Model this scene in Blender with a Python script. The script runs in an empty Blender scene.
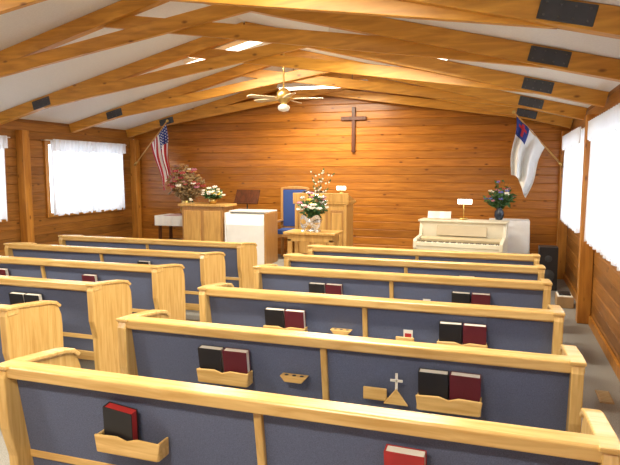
import bpy, bmesh, math, random
from mathutils import Vector, Matrix, Euler
R=random.Random(7)
sc=bpy.context.scene
sc.view_settings.view_transform='Standard'
sc.view_settings.look='None'
sc.view_settings.exposure=0.0

# ------------------------------------------------------------ materials
def newmat(name):
    m=bpy.data.materials.new(name); m.use_nodes=True
    nt=m.node_tree; return m,nt,nt.nodes,nt.links,nt.nodes['Principled BSDF']
def plain(name,col,rough=.5,metal=0,emit=0,bump=0,bscale=200,var=.12):
    m,nt,N,L,b=newmat(name)
    b.inputs['Roughness'].default_value=rough; b.inputs['Metallic'].default_value=metal
    tc=N.new('ShaderNodeTexCoord'); no=N.new('ShaderNodeTexNoise'); no.inputs['Scale'].default_value=bscale if bump else 8
    no.inputs['Detail'].default_value=3
    L.new(tc.outputs['Object'],no.inputs['Vector'])
    cr=N.new('ShaderNodeValToRGB'); e=cr.color_ramp.elements
    e[0].position=.3; e[1].position=.7
    e[0].color=tuple(c*(1-var) for c in col)+(1,); e[1].color=tuple(min(1,c*(1+var)) for c in col)+(1,)
    L.new(no.outputs['Fac'],cr.inputs['Fac']); L.new(cr.outputs['Color'],b.inputs['Base Color'])
    if emit:
        b.inputs['Emission Color'].default_value=tuple(col)+(1,); b.inputs['Emission Strength'].default_value=emit
    if bump:
        bp=N.new('ShaderNodeBump'); bp.inputs['Strength'].default_value=bump; bp.inputs['Distance'].default_value=.01
        L.new(no.outputs['Fac'],bp.inputs['Height']); L.new(bp.outputs['Normal'],b.inputs['Normal'])
    return m
def wood(name,c1,c2,sc3=(1.2,16,16),rough=.35,knots=False,board=0.0,var=.25):
    m,nt,N,L,b=newmat(name)
    b.inputs['Roughness'].default_value=rough
    tc=N.new('ShaderNodeTexCoord'); mp=N.new('ShaderNodeMapping'); mp.inputs['Scale'].default_value=sc3
    L.new(tc.outputs['Object'],mp.inputs['Vector'])
    no=N.new('ShaderNodeTexNoise'); no.inputs['Scale'].default_value=2.2; no.inputs['Detail'].default_value=6; no.inputs['Distortion'].default_value=.7
    L.new(mp.outputs['Vector'],no.inputs['Vector'])
    cr=N.new('ShaderNodeValToRGB'); e=cr.color_ramp.elements
    e[0].position=.3; e[1].position=.68; e[0].color=c1+(1,); e[1].color=c2+(1,)
    L.new(no.outputs['Fac'],cr.inputs['Fac'])
    out=cr.outputs['Color']
    if board:
        sx=N.new('ShaderNodeSeparateXYZ'); L.new(tc.outputs['Object'],sx.inputs[0])
        d=N.new('ShaderNodeMath'); d.operation='DIVIDE'; d.inputs[1].default_value=board; L.new(sx.outputs['Z'],d.inputs[0])
        f=N.new('ShaderNodeMath'); f.operation='FLOOR'; L.new(d.outputs[0],f.inputs[0])
        w=N.new('ShaderNodeTexWhiteNoise'); w.noise_dimensions='1D'; L.new(f.outputs[0],w.inputs['W'])
        mr=N.new('ShaderNodeMapRange'); mr.inputs['To Min'].default_value=1-var; mr.inputs['To Max'].default_value=1+var*.4
        L.new(w.outputs['Value'],mr.inputs['Value'])
        hs=N.new('ShaderNodeHueSaturation'); L.new(mr.outputs[0],hs.inputs['Value']); L.new(out,hs.inputs['Color'])
        out=hs.outputs['Color']
    if knots:
        mp2=N.new('ShaderNodeMapping'); k=[3.2 if s<5 else 7.1 for s in sc3]; mp2.inputs['Scale'].default_value=k
        L.new(tc.outputs['Object'],mp2.inputs['Vector'])
        v=N.new('ShaderNodeTexVoronoi'); v.inputs['Scale'].default_value=1.0; L.new(mp2.outputs['Vector'],v.inputs['Vector'])
        r2=N.new('ShaderNodeMapRange'); r2.inputs['From Min'].default_value=.05; r2.inputs['From Max'].default_value=.14
        L.new(v.outputs['Distance'],r2.inputs['Value'])
        mx=N.new('ShaderNodeMix'); mx.data_type='RGBA'
        mx.inputs[6].default_value=(c1[0]*.45,c1[1]*.36,c1[2]*.3,1)
        L.new(r2.outputs[0],mx.inputs[0]); L.new(out,mx.inputs[7]); out=mx.outputs[2]
    L.new(out,b.inputs['Base Color'])
    bp=N.new('ShaderNodeBump'); bp.inputs['Strength'].default_value=.15; bp.inputs['Distance'].default_value=.004
    L.new(no.outputs['Fac'],bp.inputs['Height']); L.new(bp.outputs['Normal'],b.inputs['Normal'])
    return m
BH=.14
M={}
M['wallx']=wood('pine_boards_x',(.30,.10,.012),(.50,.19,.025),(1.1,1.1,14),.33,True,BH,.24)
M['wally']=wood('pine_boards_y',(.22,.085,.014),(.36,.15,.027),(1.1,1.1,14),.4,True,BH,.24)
M['beam']=wood('beam_pine',(.47,.205,.026),(.71,.35,.052),(1.1,9,9),.4,True)
M['post']=wood('post_pine',(.38,.15,.022),(.57,.25,.04),(9,9,1.1),.4,True)
M['oak']=wood('pew_oak',(.64,.38,.115),(.84,.57,.22),(1.4,16,16),.25)
M['oakv']=wood('pew_oak_upright',(.59,.345,.10),(.78,.52,.19),(16,16,1.4),.25)
M['ltwood']=wood('light_oak',(.50,.27,.075),(.70,.42,.13),(14,14,1.3),.3)
M['medwood']=wood('medium_oak',(.36,.18,.055),(.50,.27,.09),(14,14,1.3),.35)
M['dkwood']=wood('dark_walnut',(.05,.014,.006),(.12,.035,.012),(10,10,1.2),.35)
M['fabric']=plain('slate_blue_fabric',(.125,.150,.245),.95,bump=.4,bscale=260,var=.2)
M['cush']=plain('cushion_grey_blue',(.20,.22,.30),.95,bump=.5,bscale=260,var=.2)
M['bluefab']=plain('royal_blue_fabric',(.03,.07,.25),.9,bump=.4,bscale=200)
M['carpet']=plain('grey_tan_carpet',(.31,.30,.275),1,bump=.8,bscale=120,var=.22)
M['ceil']=plain('cream_ceiling',(.80,.79,.75),.9,bump=.25,bscale=60,var=.04)
M['steel']=plain('dark_steel_plate',(.07,.075,.085),.5,.5)
M['bolt']=plain('bolt_steel',(.14,.14,.14),.4,.8)
M['white']=plain('white_paint',(.8,.8,.78),.5,var=.03)
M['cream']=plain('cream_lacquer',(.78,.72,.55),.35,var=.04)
M['creamd']=plain('dark_cream_trim',(.55,.45,.28),.4,var=.04)  # darker cream for fan blades, piano details, vent slats and sockets
M['black']=plain('black_leatherette',(.018,.017,.02),.45)
M['maroon']=plain('maroon_cloth_cover',(.13,.014,.024),.5)
M['red']=plain('red_cover',(.45,.03,.03),.5)
M['page']=plain('page_edges',(.85,.82,.74),.8,var=.05)
M['brass']=plain('brass',(.6,.42,.14),.3,.9)
M['silver']=plain('silver_foil',(.75,.75,.73),.25,.8)
M['fwhite']=plain('flag_white',(.85,.84,.8),.8,var=.04)
M['fred']=plain('flag_red',(.5,.03,.04),.8)
M['fblue']=plain('flag_blue',(.02,.04,.22),.8)
M['tube']=plain('lit_diffuser',(1,.93,.78),.5,emit=5,var=.01)
M['green']=plain('leaf_green',(.05,.13,.035),.7,var=.4)
M['straw']=plain('dried_straw',(.33,.22,.10),.8,var=.3)
M['petw']=plain('petal_white',(.85,.8,.7),.7)
M['pety']=plain('petal_yellow',(.8,.55,.08),.7)
M['petr']=plain('petal_red',(.36,.05,.05),.7)
M['petp']=plain('petal_pink',(.55,.2,.3),.7)
M['petb']=plain('petal_blue',(.12,.13,.5),.7)
M['navy']=plain('dark_vase_glaze',(.02,.03,.05),.2)
M['cloth']=plain('white_tablecloth',(.82,.8,.76),.9,var=.04)
M['pinkcloth']=plain('pink_runner',(.55,.35,.35),.9)
M['card']=plain('cardboard',(.4,.26,.13),.9)
def curtainmat():
    m,nt,N,L,b=newmat('sheer_white_curtain')
    N.remove(b); o=N['Material Output']
    d=N.new('ShaderNodeBsdfDiffuse'); d.inputs['Color'].default_value=(.86,.87,.88,1)
    t=N.new('ShaderNodeBsdfTranslucent'); t.inputs['Color'].default_value=(.80,.83,.88,1)
    x=N.new('ShaderNodeMixShader'); x.inputs[0].default_value=.55
    L.new(d.outputs[0],x.inputs[1]); L.new(t.outputs[0],x.inputs[2]); L.new(x.outputs[0],o.inputs['Surface'])
    return m
M['curtain']=curtainmat()
def glassmat():
    m,nt,N,L,b=newmat('window_glass'); N.remove(b); o=N['Material Output']
    t=N.new('ShaderNodeBsdfTransparent'); g=N.new('ShaderNodeBsdfGlossy'); g.inputs['Roughness'].default_value=.03
    x=N.new('ShaderNodeMixShader'); x.inputs[0].default_value=.06
    L.new(t.outputs[0],x.inputs[1]); L.new(g.outputs[0],x.inputs[2]); L.new(x.outputs[0],o.inputs['Surface']); return m
M['glass']=glassmat()

# ------------------------------------------------------------ builder
class B:
    def __init__(s,name,loc=(0,0,0),rotz=0,bevel=0):
        s.name=name; s.loc=Vector(loc); s.rz=rotz; s.bm=bmesh.new(); s.mats=[]; s.bev=bevel
    def mi(s,k):
        if k not in s.mats: s.mats.append(k)
        return s.mats.index(k)
    def _set(s,verts,k,smooth=False):
        i=s.mi(k); fs=set()
        for v in verts:
            for f in v.link_faces: fs.add(f)
        for f in fs: f.material_index=i; f.smooth=smooth
    def box(s,c,d,k,rot=(0,0,0)):
        mt=Matrix.Translation(c)@Euler(rot).to_matrix().to_4x4()@Matrix.Diagonal((d[0],d[1],d[2],1))
        r=bmesh.ops.create_cube(s.bm,size=1,matrix=mt); s._set(r['verts'],k); return s
    def cyl(s,p0,p1,r0,r1,k,seg=12,smooth=True):
        p0=Vector(p0);p1=Vector(p1);d=p1-p0
        q=d.to_track_quat('Z','Y').to_matrix().to_4x4()
        r=bmesh.ops.create_cone(s.bm,cap_ends=True,cap_tris=False,segments=seg,radius1=max(r0,1e-4),radius2=max(r1,1e-4),depth=d.length,matrix=Matrix.Translation((p0+p1)/2)@q)
        s._set(r['verts'],k,smooth); return s
    def ball(s,c,r,k,sub=1,scl=(1,1,1),rot=(0,0,0)):
        mt=Matrix.Translation(c)@Euler(rot).to_matrix().to_4x4()@Matrix.Diagonal((scl[0],scl[1],scl[2],1))
        q=bmesh.ops.create_icosphere(s.bm,subdivisions=sub,radius=r,matrix=mt); s._set(q['verts'],k,True); return s
    def prism(s,pts,ax,a0,a1,k):
        def P(a,p):
            return {'x':(a,p[0],p[1]),'y':(p[0],a,p[1]),'z':(p[0],p[1],a)}[ax]
        v0=[s.bm.verts.new(P(a0,p)) for p in pts]; v1=[s.bm.verts.new(P(a1,p)) for p in pts]
        n=len(pts); fs=[s.bm.faces.new(v0),s.bm.faces.new(v1[::-1])]
        for i in range(n): fs.append(s.bm.faces.new((v0[i],v1[i],v1[(i+1)%n],v0[(i+1)%n])))
        bmesh.ops.recalc_face_normals(s.bm,faces=fs)
        i=s.mi(k)
        for f in fs: f.material_index=i
        return s
    def grid(s,fn,nu,nv,k,smooth=True):
        V=[[s.bm.verts.new(fn(i/nu,j/nv)) for j in range(nv+1)] for i in range(nu+1)]
        for i in range(nu):
            for j in range(nv):
                f=s.bm.faces.new((V[i][j],V[i+1][j],V[i+1][j+1],V[i][j+1])); f.smooth=smooth
                f.material_index=s.mi(k((i+.5)/nu,(j+.5)/nv) if callable(k) else k)
        return s
    def lathe(s,prof,c,k,seg=20):
        c=Vector(c); n=len(prof)-1
        def fn(u,v):
            j=round(v*n); r,z=prof[j]; a=u*2*math.pi
            return c+Vector((r*math.cos(a),r*math.sin(a),z))
        return s.grid(fn,seg,n,k)
    def leaf(s,p,d,w,k):
        p=Vector(p);d=Vector(d); side=d.cross(Vector((R.uniform(-1,1),R.uniform(-1,1),R.uniform(-1,1)))).normalized()*w
        up=side.cross(d).normalized()*w*.3
        vs=[s.bm.verts.new(x) for x in (p,p+d*.5+side+up,p+d,p+d*.5-side+up)]
        f=s.bm.faces.new(vs); f.material_index=s.mi(k)
    def mesh(s):
        me=bpy.data.meshes.new(s.name); s.bm.to_mesh(me); s.bm.free()
        for k in s.mats: me.materials.append(M[k])
        return me
    def done(s,solid=0):
        ob=bpy.data.objects.new(s.name,s.mesh()); sc.collection.objects.link(ob)
        ob.location=s.loc; ob.rotation_euler=(0,0,s.rz)
        if solid:
            q=ob.modifiers.new('sol','SOLIDIFY'); q.thickness=solid
        if s.bev:
            q=ob.modifiers.new('bev','BEVEL'); q.width=s.bev; q.segments=2; q.limit_method='ANGLE'; q.angle_limit=math.radians(40)
        return ob
def inst(ob,loc,rz=0):
    o=ob.copy(); sc.collection.objects.link(o); o.location=loc; o.rotation_euler=(0,0,rz); return o

# ------------------------------------------------------------ room
XL,XR,YB,YF=-7.2,1.0,10.25,-2.6
XM=(XL+XR)/2; EV=2.56; SL=.25; RZ=EV+SL*(XR-XM)
def ceilz(x): return EV+SL*min(x-XL,XR-x)
B('floor',((XL+XR)/2,(YB+YF)/2,-.05)).box((0,0,0),(XR-XL+.4,YB-YF+.4,.1),'carpet').done()
def region(b,mp,a0,a1,z0,z1,k):
    g=.009; g2=.010; pr=[]
    i=math.floor(z0/BH+1e-6)
    while i*BH<z1-1e-6:
        zb=i*BH
        for (d,z) in ((-g,zb),(0,zb+g2),(0,zb+BH-g2),(-g,zb+BH-.0008)):
            if z0-1e-6<=z<=z1+1e-6: pr.append((d,z))
        i+=1
    if pr[0][1]>z0+1e-4: pr.insert(0,(0,z0))
    if pr[-1][1]<z1-1e-4: pr.append((0,z1))
    m=b.mi(k)
    prev=None
    for d,z in pr:
        cur=(b.bm.verts.new(mp(a0,d,z)),b.bm.verts.new(mp(a1,d,z)))
        if prev:
            f=b.bm.faces.new((prev[0],prev[1],cur[1],cur[0])); f.material_index=m
        prev=cur
    p=[Vector(mp(a,d,z)) for a in (a0,a1) for d in (-.02,-.14) for z in (z0,z1)]
    lo=Vector([min(q[i] for q in p) for i in range(3)]); hi=Vector([max(q[i] for q in p) for i in range(3)])
    b.box((lo+hi)/2,hi-lo,k)
WZ0,WZ1=1.03,2.22
def sidewall(name,mp,wins,k):
    b=B(name); a=YF
    for (w0,w1) in wins:
        region(b,mp,a,w0,0,EV+.03,k)
        region(b,mp,w0,w1,0,WZ0,k); region(b,mp,w0,w1,WZ1,EV+.03,k); a=w1
    region(b,mp,a,YB,0,EV+.03,k); b.done()
WL=[(-1.6,.4),(1.6,3.6),(4.8,6.86),(7.80,9.72)]
WR=[(-1.6,.4),(1.6,3.6),(4.75,6.85),(7.6,9.7)]
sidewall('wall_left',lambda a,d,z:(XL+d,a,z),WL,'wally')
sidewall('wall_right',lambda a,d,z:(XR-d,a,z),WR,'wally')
def gable(name,y,s):
    b=B(name); region(b,lambda a,d,z:(a,y-s*d,z),XL,XR,0,RZ+.05,'wallx')
    for sx in (-1,1):
        n=Vector((sx*SL,0,1)).normalized()
        bmesh.ops.bisect_plane(b.bm,geom=b.bm.verts[:]+b.bm.edges[:]+b.bm.faces[:],plane_co=(XM,0,RZ+.02),plane_no=n,clear_outer=True)
    b.done()
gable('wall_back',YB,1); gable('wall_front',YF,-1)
b=B('ceiling')
for pts in ([(XL-.15,EV-.0375),(XM,RZ),(XM,RZ+.12),(XL-.15,EV+.08)],[(XR+.15,EV-.0375),(XR+.15,EV+.08),(XM,RZ+.12),(XM,RZ)]):
    b.prism(pts,'y',YF-.15,YB+.15,'ceil')
b.done()
for nm,x in (('baseboard_left',XL+.012),('baseboard_right',XR-.012)):
    B(nm,(x,(YB+YF)/2,.05)).box((0,0,0),(.024,YB-YF-.02,.1),'post').done()
B('baseboard_back',((XL+XR)/2,YB-.012,.05)).box((0,0,0),(XR-XL-.06,.024,.1),'post').done()

# windows and curtains
def window(n,side,y0,y1):
    x=XL if side<0 else XR; s=-side
    b=B('window_%d'%n,(x,(y0+y1)/2,(WZ0+WZ1)/2),bevel=.003)
    w=y1-y0; h=WZ1-WZ0; t=.08
    for yy in (-w/2+t/2-.05,w/2-t/2+.05): b.box((0,yy,0),(.07,t,h+.1),'post')
    b.box((-s*.05,0,0),(.05,.05,h),'white')
    for zz in (-h/2-.02,h/2): b.box((0,0,zz),(.09,w+.12,.07),'post')
    b.box((-s*.06,0,0),(.006,w,h),'glass'); b.done()
    off=.115
    c=B('curtain',(x+s*off,(y0+y1)/2,(WZ0+WZ1)/2))
    cw=w+.02; ch=h+.04
    for k,(a0,a1) in enumerate(((-cw/2,-.0),(.0,cw/2))):
        def fn(u,v,a0=a0,a1=a1,k=k):
            yy=a0+(a1-a0)*u
            am=.020+.020*v
            return (am*math.sin(u*60+1.3*k+1.4*math.sin(u*9)),yy,ch/2-ch*v+.02*math.sin(u*30)*(v>.99))
        c.grid(fn,150,8,'curtain')
    def val(u,v):
        yy=-cw/2+cw*u; return (s*.05+.016*math.sin(u*110),yy,ch/2+.03-.2*v+.014*math.sin(u*40)*(v>.9))
    c.grid(val,220,3,'curtain')
    hw=w/2+.085
    c.cyl((0,-hw-.02,ch/2+.01),(0,hw+.02,ch/2+.01),.01,.01,'white')
    for e in (-1,1): c.cyl((-s*off,e*hw,ch/2+.01),(0,e*hw,ch/2+.01),.008,.008,'white',8)
    c.done()
n=1
for w in WL: window(n,-1,*w); n+=1
for w in WR: window(n,1,*w); n+=1

# posts
PT=EV-.182
for y in (.95,4.1,7.25,10.15):
    for x in (XL+.075,XR-.075):
        B('timber_post',(x,y,PT/2),bevel=.006).box((0,0,0),(.14,.14,PT-.002),'post').done()

# trusses
def bar(b,x0,z0,x1,z1,y,w,d,k='beam'):
    a=math.atan2(z1-z0,x1-x0); L=math.hypot(x1-x0,z1-z0)
    b.box(((x0+x1)/2,y,(z0+z1)/2),(L,w,d),k,(0,-a,0))
def truss(y):
    b=B('scissor_truss',(XM,y,0),bevel=.006)
    hw=XR-XM; D=.15; o=.08
    for s in (-1,1):
        x0=s*(hw-.02); z0=EV-o+.005; x1=0; z1=RZ-o
        bar(b,min(x0,x1) if s<0 else x1,z0 if s<0 else z1,max(x0,x1) if s>0 else x1,z1 if s<0 else z0,0,.10,D)
        q=3.38 if s>0 else 3.12
        px=s*q; pz=2.65 if s>0 else 2.70
        ex=-s*.86; ez=pz+.15*(q+.86)
        yy=.03*s
        if s<0: bar(b,px,pz,ex,ez,yy,.055,.135)
        else: bar(b,ex,ez,px,pz,yy,.055,.135)
        a=-s*.235
        for f in (-1,1):
            mt=(s*(q+.03),f*.058,pz+.003)
            b.box(mt,(.31,.012,.12),'steel',(0,-a,0))
            for i in (-.12,-.04,.04,.12):
                for j in (-.035,.035):
                    p=Vector(mt)+Euler((0,-a,0)).to_matrix()@Vector((i,f*.008,j))
                    b.cyl(p-Vector((0,.004,0)),p+Vector((0,.004,0)),.008,.008,'bolt',6,False)
    b.done()
for y in (-1.1,.5,2.12,3.76,5.13,6.79,8.42,10.02): truss(y)

# fluorescent fixtures, plus unseen ones added for brightness
def fixture(x,y,p,L=1.25):
    z=ceilz(x)-.05
    a=math.atan(SL)*(1 if x<XM else -1)
    e=B('fluorescent_fixture',(x,y,z),bevel=.004)
    e.box((0,0,.0),(L,.2,.06),'white',(0,-a,0))
    e.box((0,0,-.04),(L-.06,.15,.03),'tube',(0,-a,0))
    ob=e.done()
    l=bpy.data.lights.new('fluorescent_light','AREA'); l.shape='RECTANGLE'; l.size=L; l.size_y=.2; l.energy=p; l.color=(1,.91,.74)
    lo=bpy.data.objects.new('fluorescent_light',l); lo.parent=ob; sc.collection.objects.link(lo); lo.location=(0,0,-.07); lo.rotation_euler=(0,-a,0)
PW=95
for x,y in ((-1.15,6.0),(-3.65,7.35),(-1.2,2.9),(-5.2,2.9),(-1.2,0),(-5.2,0)): fixture(x,y,PW)  # last four are out of view, put in to brighten the interior
HZ=3.13
e=B('hanging_fluorescent_fixture',(-2.85,9.2,HZ),bevel=.004)
e.prism([(-.12,-.02),(.12,-.02),(.07,.05),(-.07,.05)],'x',-.75,.75,'white')
e.box((0,0,-.03),(1.44,.17,.02),'tube')
for q in (-.5,.5): e.cyl((q,0,.04),(q,0,ceilz(-2.85+q)-HZ+.01),.006,.006,'steel',6)
ob=e.done()
l=bpy.data.lights.new('hanging_fluorescent_light','AREA'); l.shape='RECTANGLE'; l.size=1.4; l.size_y=.2; l.energy=PW*1.15; l.color=(1,.90,.70)
lo=bpy.data.objects.new('hanging_fluorescent_light',l); lo.parent=ob; sc.collection.objects.link(lo); lo.location=(0,0,-.06)

# ceiling fan
FZ=2.80
f=B('ceiling_fan',(-3.1,8.1,FZ))
f.cyl((0,0,.12),(0,0,ceilz(-3.1)-FZ),.012,.012,'brass')
f.lathe([(.0,.16),(.05,.15),(.10,.09),(.11,.03),(.09,-.03),(.05,-.06),(.045,-.08),(.0,-.08)],(0,0,0),'brass')
f.lathe([(.045,-.08),(.08,-.10),(.09,-.13),(.07,-.17),(.0,-.19)],(0,0,0),'petw')
f.lathe([(.0,0),(.06,0),(.05,-.06),(.015,-.09)],(0,0,ceilz(-3.1)-FZ-.02),'brass')
for i in range(5):
    a=i*2*math.pi/5+.25; c,s_=math.cos(a),math.sin(a)
    mt=Matrix.Rotation(a,4,'Z')@Matrix.Rotation(.2,4,'X')
    pts=[(.14,-.04),(.2,-.055),(.54,-.062),(.58,-.04),(.59,0),(.58,.04),(.54,.062),(.2,.055),(.14,.04)]
    vs=[f.bm.verts.new(mt@Vector((p[0],p[1],z))) for z in (.0,.01) for p in pts]; k=len(pts)
    fs=[f.bm.faces.new(vs[:k][::-1]),f.bm.faces.new(vs[k:])]+[f.bm.faces.new((vs[j],vs[(j+1)%k],vs[k+(j+1)%k],vs[k+j])) for j in range(k)]
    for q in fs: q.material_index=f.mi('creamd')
    f.box((c*.12,s_*.12,.005),(.1,.03,.012),'brass',(0,0,a))
f.done()

# ------------------------------------------------------------ pews
PH=.855
RACKS=(-.60,.68)
def make_pew(Lp,holders=True):
    h=Lp/2; b=B('church_pew',bevel=.007)
    lean=.10/.6
    def Y(z): return .015+(PH-z)*lean
    def slab(x0,x1,z0,z1,d0,d1,k):
        b.prism([(Y(z0)+d0,z0),(Y(z0)+d1,z0),(Y(z1)+d1,z1),(Y(z1)+d0,z1)],'x',x0,x1,k)
    slab(-h+.05,h-.05,.22,PH-.05,.012,.045,'fabric')
    slab(-h+.05,h-.05,.44,PH-.09,.045,.085,'cush')
    b.prism([(-.012,PH-.06),(-.018,PH-.008),(-.008,PH),(.07,PH),(.085,PH-.01),(.08,PH-.06)],'x',-h-.005,h+.005,'oak')
    slab(-h+.05,h-.05,PH-.075,PH-.06,-.002,.06,'oak')
    slab(-h+.05,h-.05,.17,.25,-.004,.05,'oak')
    slab(-.018,.018,.22,PH-.06,-.010,.04,'oakv')
    b.prism([(.10,.36),(.50,.40),(.50,.43),(.10,.40)],'x',-h+.05,h-.05,'oak')
    b.prism([(.11,.40),(.50,.43),(.51,.455),(.49,.48),(.12,.455)],'x',-h+.06,h-.06,'cush')
    b.prism([(.44,.31),(.47,.31),(.47,.41),(.44,.405)],'x',-h+.05,h-.05,'oak')
    b.box((0,.3,.19),(.05,.34,.38),'oakv')
    pts=[(.03,0),(.50,0),(.50,.10),(.485,.14),(.485,.62),(.478,.70),(.455,.755),(.42,.785),(.36,.80),(.10,.83),(-.012,.84),(-.03,.80),(-.02,.55),(.02,.40),(.03,.15)]
    for s in (-1,1):
        x0=s*h; x1=s*(h-.055)
        b.prism(pts,'x',min(x0,x1),max(x0,x1),'oakv')
        b.prism([(-.03,.838),(-.03,.858),(.10,.852),(.36,.824),(.43,.808),(.475,.77),(.455,.755),(.42,.783),(.36,.80),(.10,.83)],'x',min(x0,x1)-.010,max(x0,x1)+.010,'oak')
    for rx in RACKS:
        y1=Y(.55)
        b.prism([(-.155,.52),(.155,.52),(.168,.60),(.05,.605),(0,.59),(-.05,.605),(-.168,.60)],'y',y1-.085,y1-.073,'oak')
        b.box((rx*0,y1-.04,.525),(.31,.085,.012),'oak')
        for e in (-1,1): b.box((e*.155,y1-.04,.56),(.012,.08,.08),'oak')
        b.bm.verts.ensure_lookup_table()
        for v in b.bm.verts[-(14+24):]: v.co.x+=rx
    if holders:
        y2=Y(.6); cx=-.17
        b.prism([(cx-.08,.61),(cx+.08,.61),(cx+.05,.575),(cx-.05,.575)],'y',y2-.06,y2-.0,'oak')
        for e in (-.045,0,.045): b.cyl((cx+e,y2-.033,.595),(cx+e,y2-.033,.6125),.014,.014,'black',10)
        cx=.29; y3=Y(.57)
        b.box((cx,y3-.03,.56),(.13,.012,.07),'oak'); b.box((cx,y3-.015,.53),(.13,.04,.012),'oak')
    return b.done()
pewsR=[2.04,2.94,3.94,4.98,5.78,6.58]
pewsL=[2.93,3.78,4.68,5.6,6.53]
p1=make_pew(2.60,False); p1.location=(-.91,pewsR[0],0)
pR=make_pew(2.60); pR.location=(-.91,pewsR[1],0)
for y in pewsR[2:]: inst(pR,(-.91,y,0))
pL=make_pew(2.78); pL.location=(-4.46,pewsL[0],0)
for y in pewsL[1:]: inst(pL,(-4.46,y,0))
def book(k,pg='page'):
    b=B('hymnal',bevel=.0015); w,h,t=.15,.195,.042
    b.box((0,-t/2,h/2),(w,.004,h),k); b.box((0,t/2,h/2),(w,.004,h),k); b.box((-w/2+.003,0,h/2),(.006,t,h),k)
    b.box((.0,0,h/2),(w-.008,t-.005,h-.004),pg); return b.mesh()
bm_={k:book(k) for k in ('black','maroon','red')}
bm_['blackred']=book('black','red')
def put(k,x,py,dz=0):
    o=bpy.data.objects.new('hymnal',bm_[k]); sc.collection.objects.link(o)
    o.location=(x,py+.036+R.uniform(-.002,.002),.535); o.rotation_euler=(.155,0,R.uniform(-.05,.05))
    if dz: o.rotation_euler.y=dz
PX=-.91
layout=[(0,-.66,'blackred',.10),(0,.60,'red',0)]
for r in (1,2,3): layout+= [(r,-.68,'black',0),(r,-.52,'maroon',0),(r,.60,'black',0),(r,.76,'maroon',0)]
layout+=[(4,.6,'maroon',0),(5,-.6,'black',0)]
for r,dx,k,t in layout: put(k,PX+dx,pewsR[r],t)
for r,l in ((0,((-.68,'black'),(.60,'black'),(.76,'maroon'))),(1,((-.52,'maroon'),(.6,'black'),(.76,'black'))),(2,((.6,'maroon'),(-.68,'black'),(-.52,'maroon'))),(3,((.6,'black'),))):
    for dx,k in l: put(k,-4.46+dx,pewsL[r])
c=B('palm_cross_on_wooden_stand',(-.50,2.955,.53),bevel=.002)
c.prism([(-.065,0),(.065,0),(.0,.085)],'y',-.03,-.015,'oak')
c.box((0,-.01,.10),(.014,.006,.13),'page'); c.box((0,-.01,.125),(.066,.006,.014),'page'); c.done()
for x,py in ((-.60,3.985),(-.60,5.02)):
    c=B('visitor_card',(x,py,.545)); c.box((0,0,.05),(.065,.004,.1),'page',(.1,0,0)); c.box((0,-.003,.06),(.045,.003,.03),'red',(.1,0,0)); c.done()

# ------------------------------------------------------------ stage and furnishings
ST=.2
b=B('stage_platform',(-4.35,9.3,ST/2),bevel=.01); b.box((0,0,0),(5.3,1.5,ST),'carpet'); b.box((0,-.755,-.02),(5.3,.02,.15),'post'); b.done()
b=B('communion_table',(-2.60,7.98,0),bevel=.006)
b.box((0,0,.86),(.78,.45,.035),'ltwood'); b.box((0,0,.79),(.68,.36,.10),'ltwood')
for x in (-.31,.31):
    for y in (-.15,.15):
        b.box((x,y,.39),(.06,.06,.78),'ltwood'); b.box((x,y,.03),(.08,.08,.06),'ltwood')
b.box((0,0,.14),(.58,.05,.06),'ltwood'); b.done()
def bouquet(name,loc,z0,h,w,cols,nst,nf,leafk='green',vase=None,fr=.022,depth=1,extra=None):
    b=B(name,loc)
    if vase:
        prof,k=vase; b.lathe(prof,(0,0,0),k)
    for i in range(nst):
        a=R.uniform(0,6.28); rr=w*math.sqrt(R.random()); hh=z0+h*(1-.5*(rr/w)**2)*R.uniform(.45,1)
        tip=Vector((rr*math.cos(a),rr*math.sin(a)*depth,hh)); base=Vector((R.uniform(-.015,.015),R.uniform(-.015,.015),z0-.03))
        b.cyl(base,tip,.003,.002,leafk,5)
        for q in range(6):
            t=R.uniform(.35,1); p=base.lerp(tip,t)
            b.leaf(p,Vector((R.uniform(-1,1),R.uniform(-1,1),R.uniform(-.4,.8))).normalized()*R.uniform(.06,.11),.02,leafk)
        if i<nf:
            k=cols[i%len(cols)]; r=fr*R.uniform(.8,1.3)
            b.ball(tip,r*.5,'pety' if k!='pety' else 'straw')
            for q in range(6):
                an=q*1.047; d=Vector((math.cos(an),math.sin(an)*.7,.35+.3*math.sin(an)))
                b.ball(tip+d*r*.9,r*.62,k,1,(1,.8,.6))
    if extra: extra(b)
    return b.done()
def branches(b):
    for i in range(8):
        p=Vector((.03,.02,.14)); d=Vector((R.uniform(-.16,.25),R.uniform(-.1,.1),1)).normalized()
        for j in range(6):
            q=p+d*R.uniform(.10,.135); b.cyl(p,q,.006-.0006*j,.0055-.0006*j,'straw',5)
            if j>2:
                b.ball(q,.014,'petw'); b.leaf(q,(R.uniform(-.06,.06),0,.05),.012,'green')
            p=q; d=(d+Vector((R.uniform(-.2,.2),R.uniform(-.1,.1),0))).normalized()
    o=Vector((0,-.17,.15))
    for s in (-1,1):
        b.grid(lambda u,v,s=s:o+Vector((s*.15*math.sin(math.pi*u), -.02*math.cos(2*math.pi*u) , .07*math.sin(2*math.pi*u)+(v-.5)*.06)),14,2,'silver')
        b.grid(lambda u,v,s=s:o+Vector((s*(.02+.09*u)+(v-.5)*.045,-.01-.01*math.sin(u*6),-.14*u)),6,1,'silver')
    b.ball(o-Vector((0,.01,0)),.03,'silver')
bouquet('flower_arrangement',(-2.60,7.98,.8785),.16,.44,.24,['petw','silver','petw','silver','pety','petp'],60,48,'green',([(0,0),(.11,0),(.11,.015),(.04,.03),(.03,.06),(.10,.10),(.13,.17),(.12,.17),(.09,.11),(0,.1)],'silver'),.028,1,branches)
b=B('pulpit',(-2.74,9.0,ST),bevel=.008)
b.box((0,0,.05),(.92,.52,.10),'ltwood')
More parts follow.
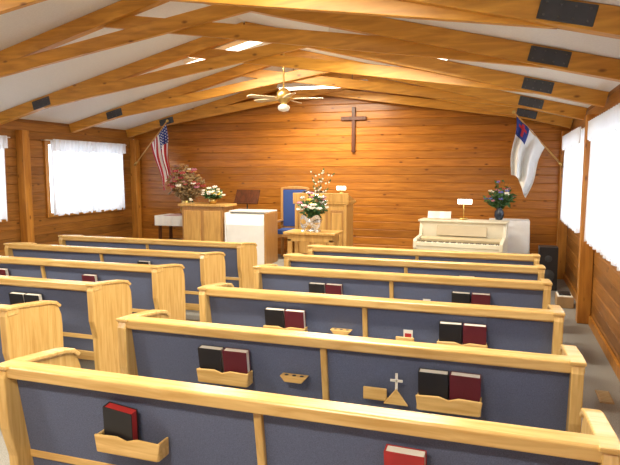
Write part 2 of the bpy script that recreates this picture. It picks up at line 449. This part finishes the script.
b.box((0,0,.56),(.84,.44,.94),'ltwood')
for x in (-.27,0,.27): b.box((x,-.225,.56),(.22,.02,.74),'medwood'); b.box((x,-.235,.56),(.17,.015,.66),'ltwood')
for x in (-.405,.405): b.box((x,-.235,.56),(.05,.03,.92),'ltwood')
b.box((0,0,1.05),(.92,.50,.05),'ltwood')
b.prism([(-.25,1.07),(-.25,1.20),(.22,1.09),(.22,1.07)],'x',-.44,.44,'ltwood')
b.box((0,-.24,1.13),(.92,.03,.14),'ltwood')
b.done()
b=B('pulpit_reading_lamp',(-2.44,8.90,ST+1.198)); b.cyl((0,0,-.02),(0,0,.02),.04,.04,'brass'); b.cyl((0,0,.02),(0,0,.08),.006,.006,'brass',8)
b.cyl((-.07,0,.08),(.07,0,.08),.03,.03,'tube',12); b.done()
b=B('open_bible',(-2.9,9.0,ST+1.165)); 
b.grid(lambda u,v:((u-.5)*.36,(v-.5)*.22,.03+.02*abs(math.sin(math.pi*2*u))-(v-.5)*.05),16,2,'page'); b.box((0,0,.015),(.38,.24,.01),'black',(-.22,0,0)); b.done()
def chair(x,y,rz):
    b=B('high_backed_chair',(x,y,ST),rz,bevel=.008)
    for s in (-1,1):
        b.box((s*.24,.22,.62),(.05,.05,1.24),'medwood'); b.box((s*.24,-.22,.32),(.05,.05,.64),'medwood')
        b.box((s*.24,0,.66),(.06,.50,.035),'medwood'); b.box((s*.24,0,.40),(.03,.42,.07),'medwood')
    b.box((0,-.01,.42),(.44,.44,.06),'medwood'); b.box((0,-.02,.48),(.44,.42,.08),'bluefab')
    b.box((0,.215,.88),(.43,.05,.66),'bluefab'); b.prism([(-.27,1.22),(.27,1.22),(.25,1.25),(.12,1.27),(0,1.275),(-.12,1.27),(-.25,1.25)],'y',.195,.245,'medwood')
    b.box((0,.22,.53),(.43,.04,.05),'medwood'); b.done()
chair(-3.55,9.66,.1)
b=B('white_front_desk',(-4.02,8.95,ST),bevel=.008)
b.prism([(-.26,0),(.26,0),(.26,.86),(.0,.86),(-.18,.80),(-.26,.66)],'x',-.34,.34,'white')
b.box((0,.08,.875),(.72,.40,.025),'white'); b.box((-.355,0,.43),(.03,.54,.86),'white'); b.box((.355,0,.43),(.03,.54,.86),'medwood'); b.done()
b=B('lectern',(-4.87,9.0,ST),bevel=.008)
b.box((0,0,.04),(.86,.46,.08),'medwood'); b.box((0,0,.5),(.78,.40,.90),'medwood')
for x in (-.19,.19): b.box((x,-.205,.5),(.32,.02,.74),'ltwood')
b.box((0,0,.965),(.90,.48,.04),'ltwood'); b.done()
b=B('music_stand',(-4.40,9.62,ST)); b.cyl((0,0,.0),(0,0,1.0),.012,.012,'steel')
for i in range(3):
    a=i*2.09; b.cyl((0,0,.12),(.2*math.cos(a),.2*math.sin(a),.008),.008,.008,'steel',8)
b.box((0,0,1.08),(.46,.02,.28),'dkwood',(-.5,0,0)); b.box((0,-.09,.97),(.46,.05,.015),'dkwood'); b.done()
bouquet('potted_white_flowers',(-4.74,8.95,ST+.986),.09,.21,.20,['petw','petw','pety'],44,42,'green',([(0,0),(.06,0),(.08,.1),(.075,.1),(0,.08)],'brass'),.028,depth=.6)
b=B('side_table_with_cloth',(-5.72,9.5,ST),bevel=.004)
b.box((0,0,.70),(.74,.46,.03),'dkwood')
for x in (-.32,.32):
    for y in (-.18,.18): b.box((x,y,.345),(.05,.05,.69),'dkwood')
b.box((0,0,.25),(.66,.40,.02),'dkwood')
b.box((0,0,.722),(.78,.5,.012),'cloth')
b.grid(lambda u,v:(-.39+.78*u,-.252-.008*math.sin(u*40)*v,.725-.18*v),60,3,'cloth')
b.box((-.05,0,.732),(.3,.51,.008),'pinkcloth'); b.done()
bouquet('dried_flower_arrangement',(-5.60,9.53,ST+.738),.22,.76,.36,['petr','straw','petw','straw','petr','medwood','petp'],170,100,'straw',([(0,0),(.08,0),(.12,.1),(.08,.22),(.09,.27),(.08,.27),(0,.2)],'brass'),.036,depth=.5)
bouquet('small_flower_vase',(-5.38,9.30,ST+.738),.10,.2,.09,['petw','petr','petb'],16,12,'green',([(0,0),(.04,0),(.05,.08),(.03,.14),(.025,.14),(0,.1)],'navy'),.02)

# white spinet piano
b=B('spinet_piano',(-.56,8.75,0),-.10,bevel=.010)
W=.60
for s in (-1,1):
    b.prism([(-.30,0),(.26,0),(.26,1.0),(.02,1.0),(-.04,.80),(-.36,.77),(-.40,.74),(-.40,.64),(-.36,.60),(-.34,.08),(-.38,.06),(-.38,0)],'x',s*W-.025,s*W+.025,'cream')
b.box((0,.12,.50),(2*W-.04,.26,1.0),'cream'); b.box((0,.12,1.012),(2*W+.08,.34,.028),'cream')
b.box((0,-.17,.65),(2*W-.04,.42,.07),'cream'); b.box((0,-.385,.70),(2*W-.04,.03,.06),'cream')
b.box((0,-.27,.70),(1.1,.16,.035),'petw')
for i in range(44):
    if i%7 in (2,6): continue
    b.box((-.55+i*1.1/44+.025,-.24,.722),(.013,.09,.014),'black')
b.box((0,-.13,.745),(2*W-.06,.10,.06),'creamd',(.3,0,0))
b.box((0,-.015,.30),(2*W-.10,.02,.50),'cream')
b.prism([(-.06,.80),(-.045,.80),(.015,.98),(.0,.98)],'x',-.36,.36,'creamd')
for i in (-1,0,1): b.box((i*.09,-.08,.05),(.04,.14,.015),'brass')
b.done()
b=B('piano_bench',(-.50,8.02,0),bevel=.008); b.box((0,0,.50),(.8,.32,.05),'cream')
for s in (-1,1):
    for q in (-1,1): b.cyl((s*.35,q*.12,0),(s*.35,q*.12,.48),.016,.024,'cream')
b.box((0,0,.455),(.72,.26,.05),'cream'); b.done()
b=B('sheet_music',(-.90,8.86,1.045)); b.grid(lambda u,v:((u-.5)*.34,-.02+.06*v-.02*abs(math.sin(math.pi*2*u)),.0+.10*v),16,2,'page'); b.done()
b=B('piano_lamp',(-.55,8.90,1.03)); b.cyl((0,0,0),(0,0,.02),.06,.06,'brass',16); b.cyl((0,0,.02),(0,.0,.25),.007,.007,'brass',8)
b.cyl((0,0,.25),(.02,-.1,.29),.006,.006,'brass',8); b.cyl((-.08,-.1,.27),(.12,-.1,.27),.035,.035,'tube',14); b.done()
b=B('table_with_white_cloth',(.10,9.62,0))
tx,ty=.30,.25
b.box((0,0,.97),(2*tx,2*ty,.03),'cloth')
def skirt(u,v):
    a=u*4; k=int(a)%4; t=a-int(a)
    P=[(-tx,-ty),(tx,-ty),(tx,ty),(-tx,ty)]; p=P[k]; q=P[(k+1)%4]
    x=p[0]+(q[0]-p[0])*t; y=p[1]+(q[1]-p[1])*t; w=1+v*(.06+.05*math.sin(u*70))
    return (x*w,y*w,.985-.96*v)
b.grid(skirt,160,5,'cloth')
b.done()
bouquet('flower_vase',(-.05,9.55,.986),.17,.48,.23,['petb','petr','petp','petw'],60,22,'green',([(0,0),(.05,0),(.075,.06),(.07,.13),(.035,.18),(.045,.2),(.035,.2),(0,.15)],'navy'),.022)
b=B('speaker_cabinet',(.66,9.2,0),bevel=.01); b.box((0,0,.32),(.26,.26,.64),'black'); b.cyl((0,-.13,.22),(0,-.14,.22),.09,.09,'steel',20); b.cyl((0,-.13,.47),(0,-.14,.47),.05,.05,'steel',16); b.done()
b=B('cardboard_box',(.80,8.1,0),bevel=.003); b.box((0,0,.07),(.2,.3,.14),'card'); b.box((.0,-.0,.145),(.18,.28,.01),'page'); b.box((0,.02,.16),(.14,.2,.02),'black'); b.done()
b=B('floor_vent',(.80,4.85,.004)); b.box((0,0,0),(.10,.26,.008),'card')
for i in range(8): b.box((0,-.105+i*.03,.006),(.08,.008,.006),'creamd')
b.done()
b=B('wall_outlet',(XR-.004,5.0,.36),bevel=.002); b.box((0,0,0),(.012,.075,.12),'page'); b.box((-.007,0,.025),(.004,.03,.03),'creamd'); b.box((-.007,0,-.025),(.004,.03,.03),'creamd'); b.done()
b=B('wall_cross',(-2.58,YB-.025,2.48),bevel=.006); b.box((0,0,0),(.065,.05,.80),'dkwood'); b.box((0,-.004,.20),(.46,.05,.065),'dkwood'); b.done()

# flags
def flag(name,tip,base,hoist,fly,kfn,ns,nt,stars=False,toward=(0,0,0),gk=.45,fa=.05):
    tip=Vector(tip); base=Vector(base); d=(base-tip).normalized()
    b=B(name,tip)
    b.cyl((0,0,0),base-tip,.012,.014,'ltwood',10); b.ball(-d*.03,.028,'brass',2)
    b.cyl(base-tip-d*.12,base-tip,.025,.025,'brass',10)
    def fn(s,t):
        gather=1-gk*t
        p=d*(.03+hoist*s); c=d*(.03+hoist*.45)
        hx=p.x*gather+c.x*(1-gather)*.8
        fold=fa*math.sin(s*15+.6*t)*min(1,t*2.5)
        return Vector((hx+toward[0]*t+.02*math.sin(t*7+s*3),p.y+fold+.03*math.sin(s*7)*t,p.z*(1-.35*t)-.002-fly*t+.06*math.sin(s*5)*t))
    b.grid(fn,ns,nt,kfn)
    if stars:
        for i in range(5):
            for j in range(6):
                s=(i+.6)/5*7/13*.95; t=(j+.5)/6*.36; c=fn(s,t)
                for e in (-.006,.006):
                    vs=[]
                    for q in range(10):
                        r=.016 if q%2==0 else .007; a=q*math.pi/5
                        vs.append(b.bm.verts.new(c+Vector((r*math.cos(a),e,r*math.sin(a)))))
                    f=b.bm.faces.new(vs); f.material_index=b.mi('fwhite')
    return b.done()
flag('american_flag',(-6.02,9.6,2.66),(-7.06,10.04,1.86),.64,.98,lambda s,t:'fblue' if s<7/13 and t<.36 else ('fred' if int(s*13)%2==0 else 'fwhite'),52,40,True,(.12,0,0))
def chr_k(s,t):
    if s<.42 and t<.32:
        a=s/.42; c=t/.32
        if (.42<a<.62 and .15<c<.85) or (.2<a<.84 and .3<c<.48): return 'fred'
        return 'fblue'
    return 'fwhite'
flag('christian_flag',(.13,9.5,2.62),(.90,10.04,1.80),.72,.92,chr_k,60,60,False,(-.12,0,0),.42,.10)

# ------------------------------------------------------------ world / camera
w=bpy.data.worlds.new('World'); sc.world=w; w.use_nodes=True
bg=w.node_tree.nodes['Background']; bg.inputs[0].default_value=(.84,.92,1,1); bg.inputs[1].default_value=6.0
cam=bpy.data.cameras.new('Camera'); cam.sensor_width=36; cam.lens=36*580/620; cam.clip_start=.05
co=bpy.data.objects.new('Camera',cam); sc.collection.objects.link(co)
co.location=(0,0,1.755); co.rotation_euler=(math.radians(90-6.1),0,math.radians(18.4)); sc.camera=co
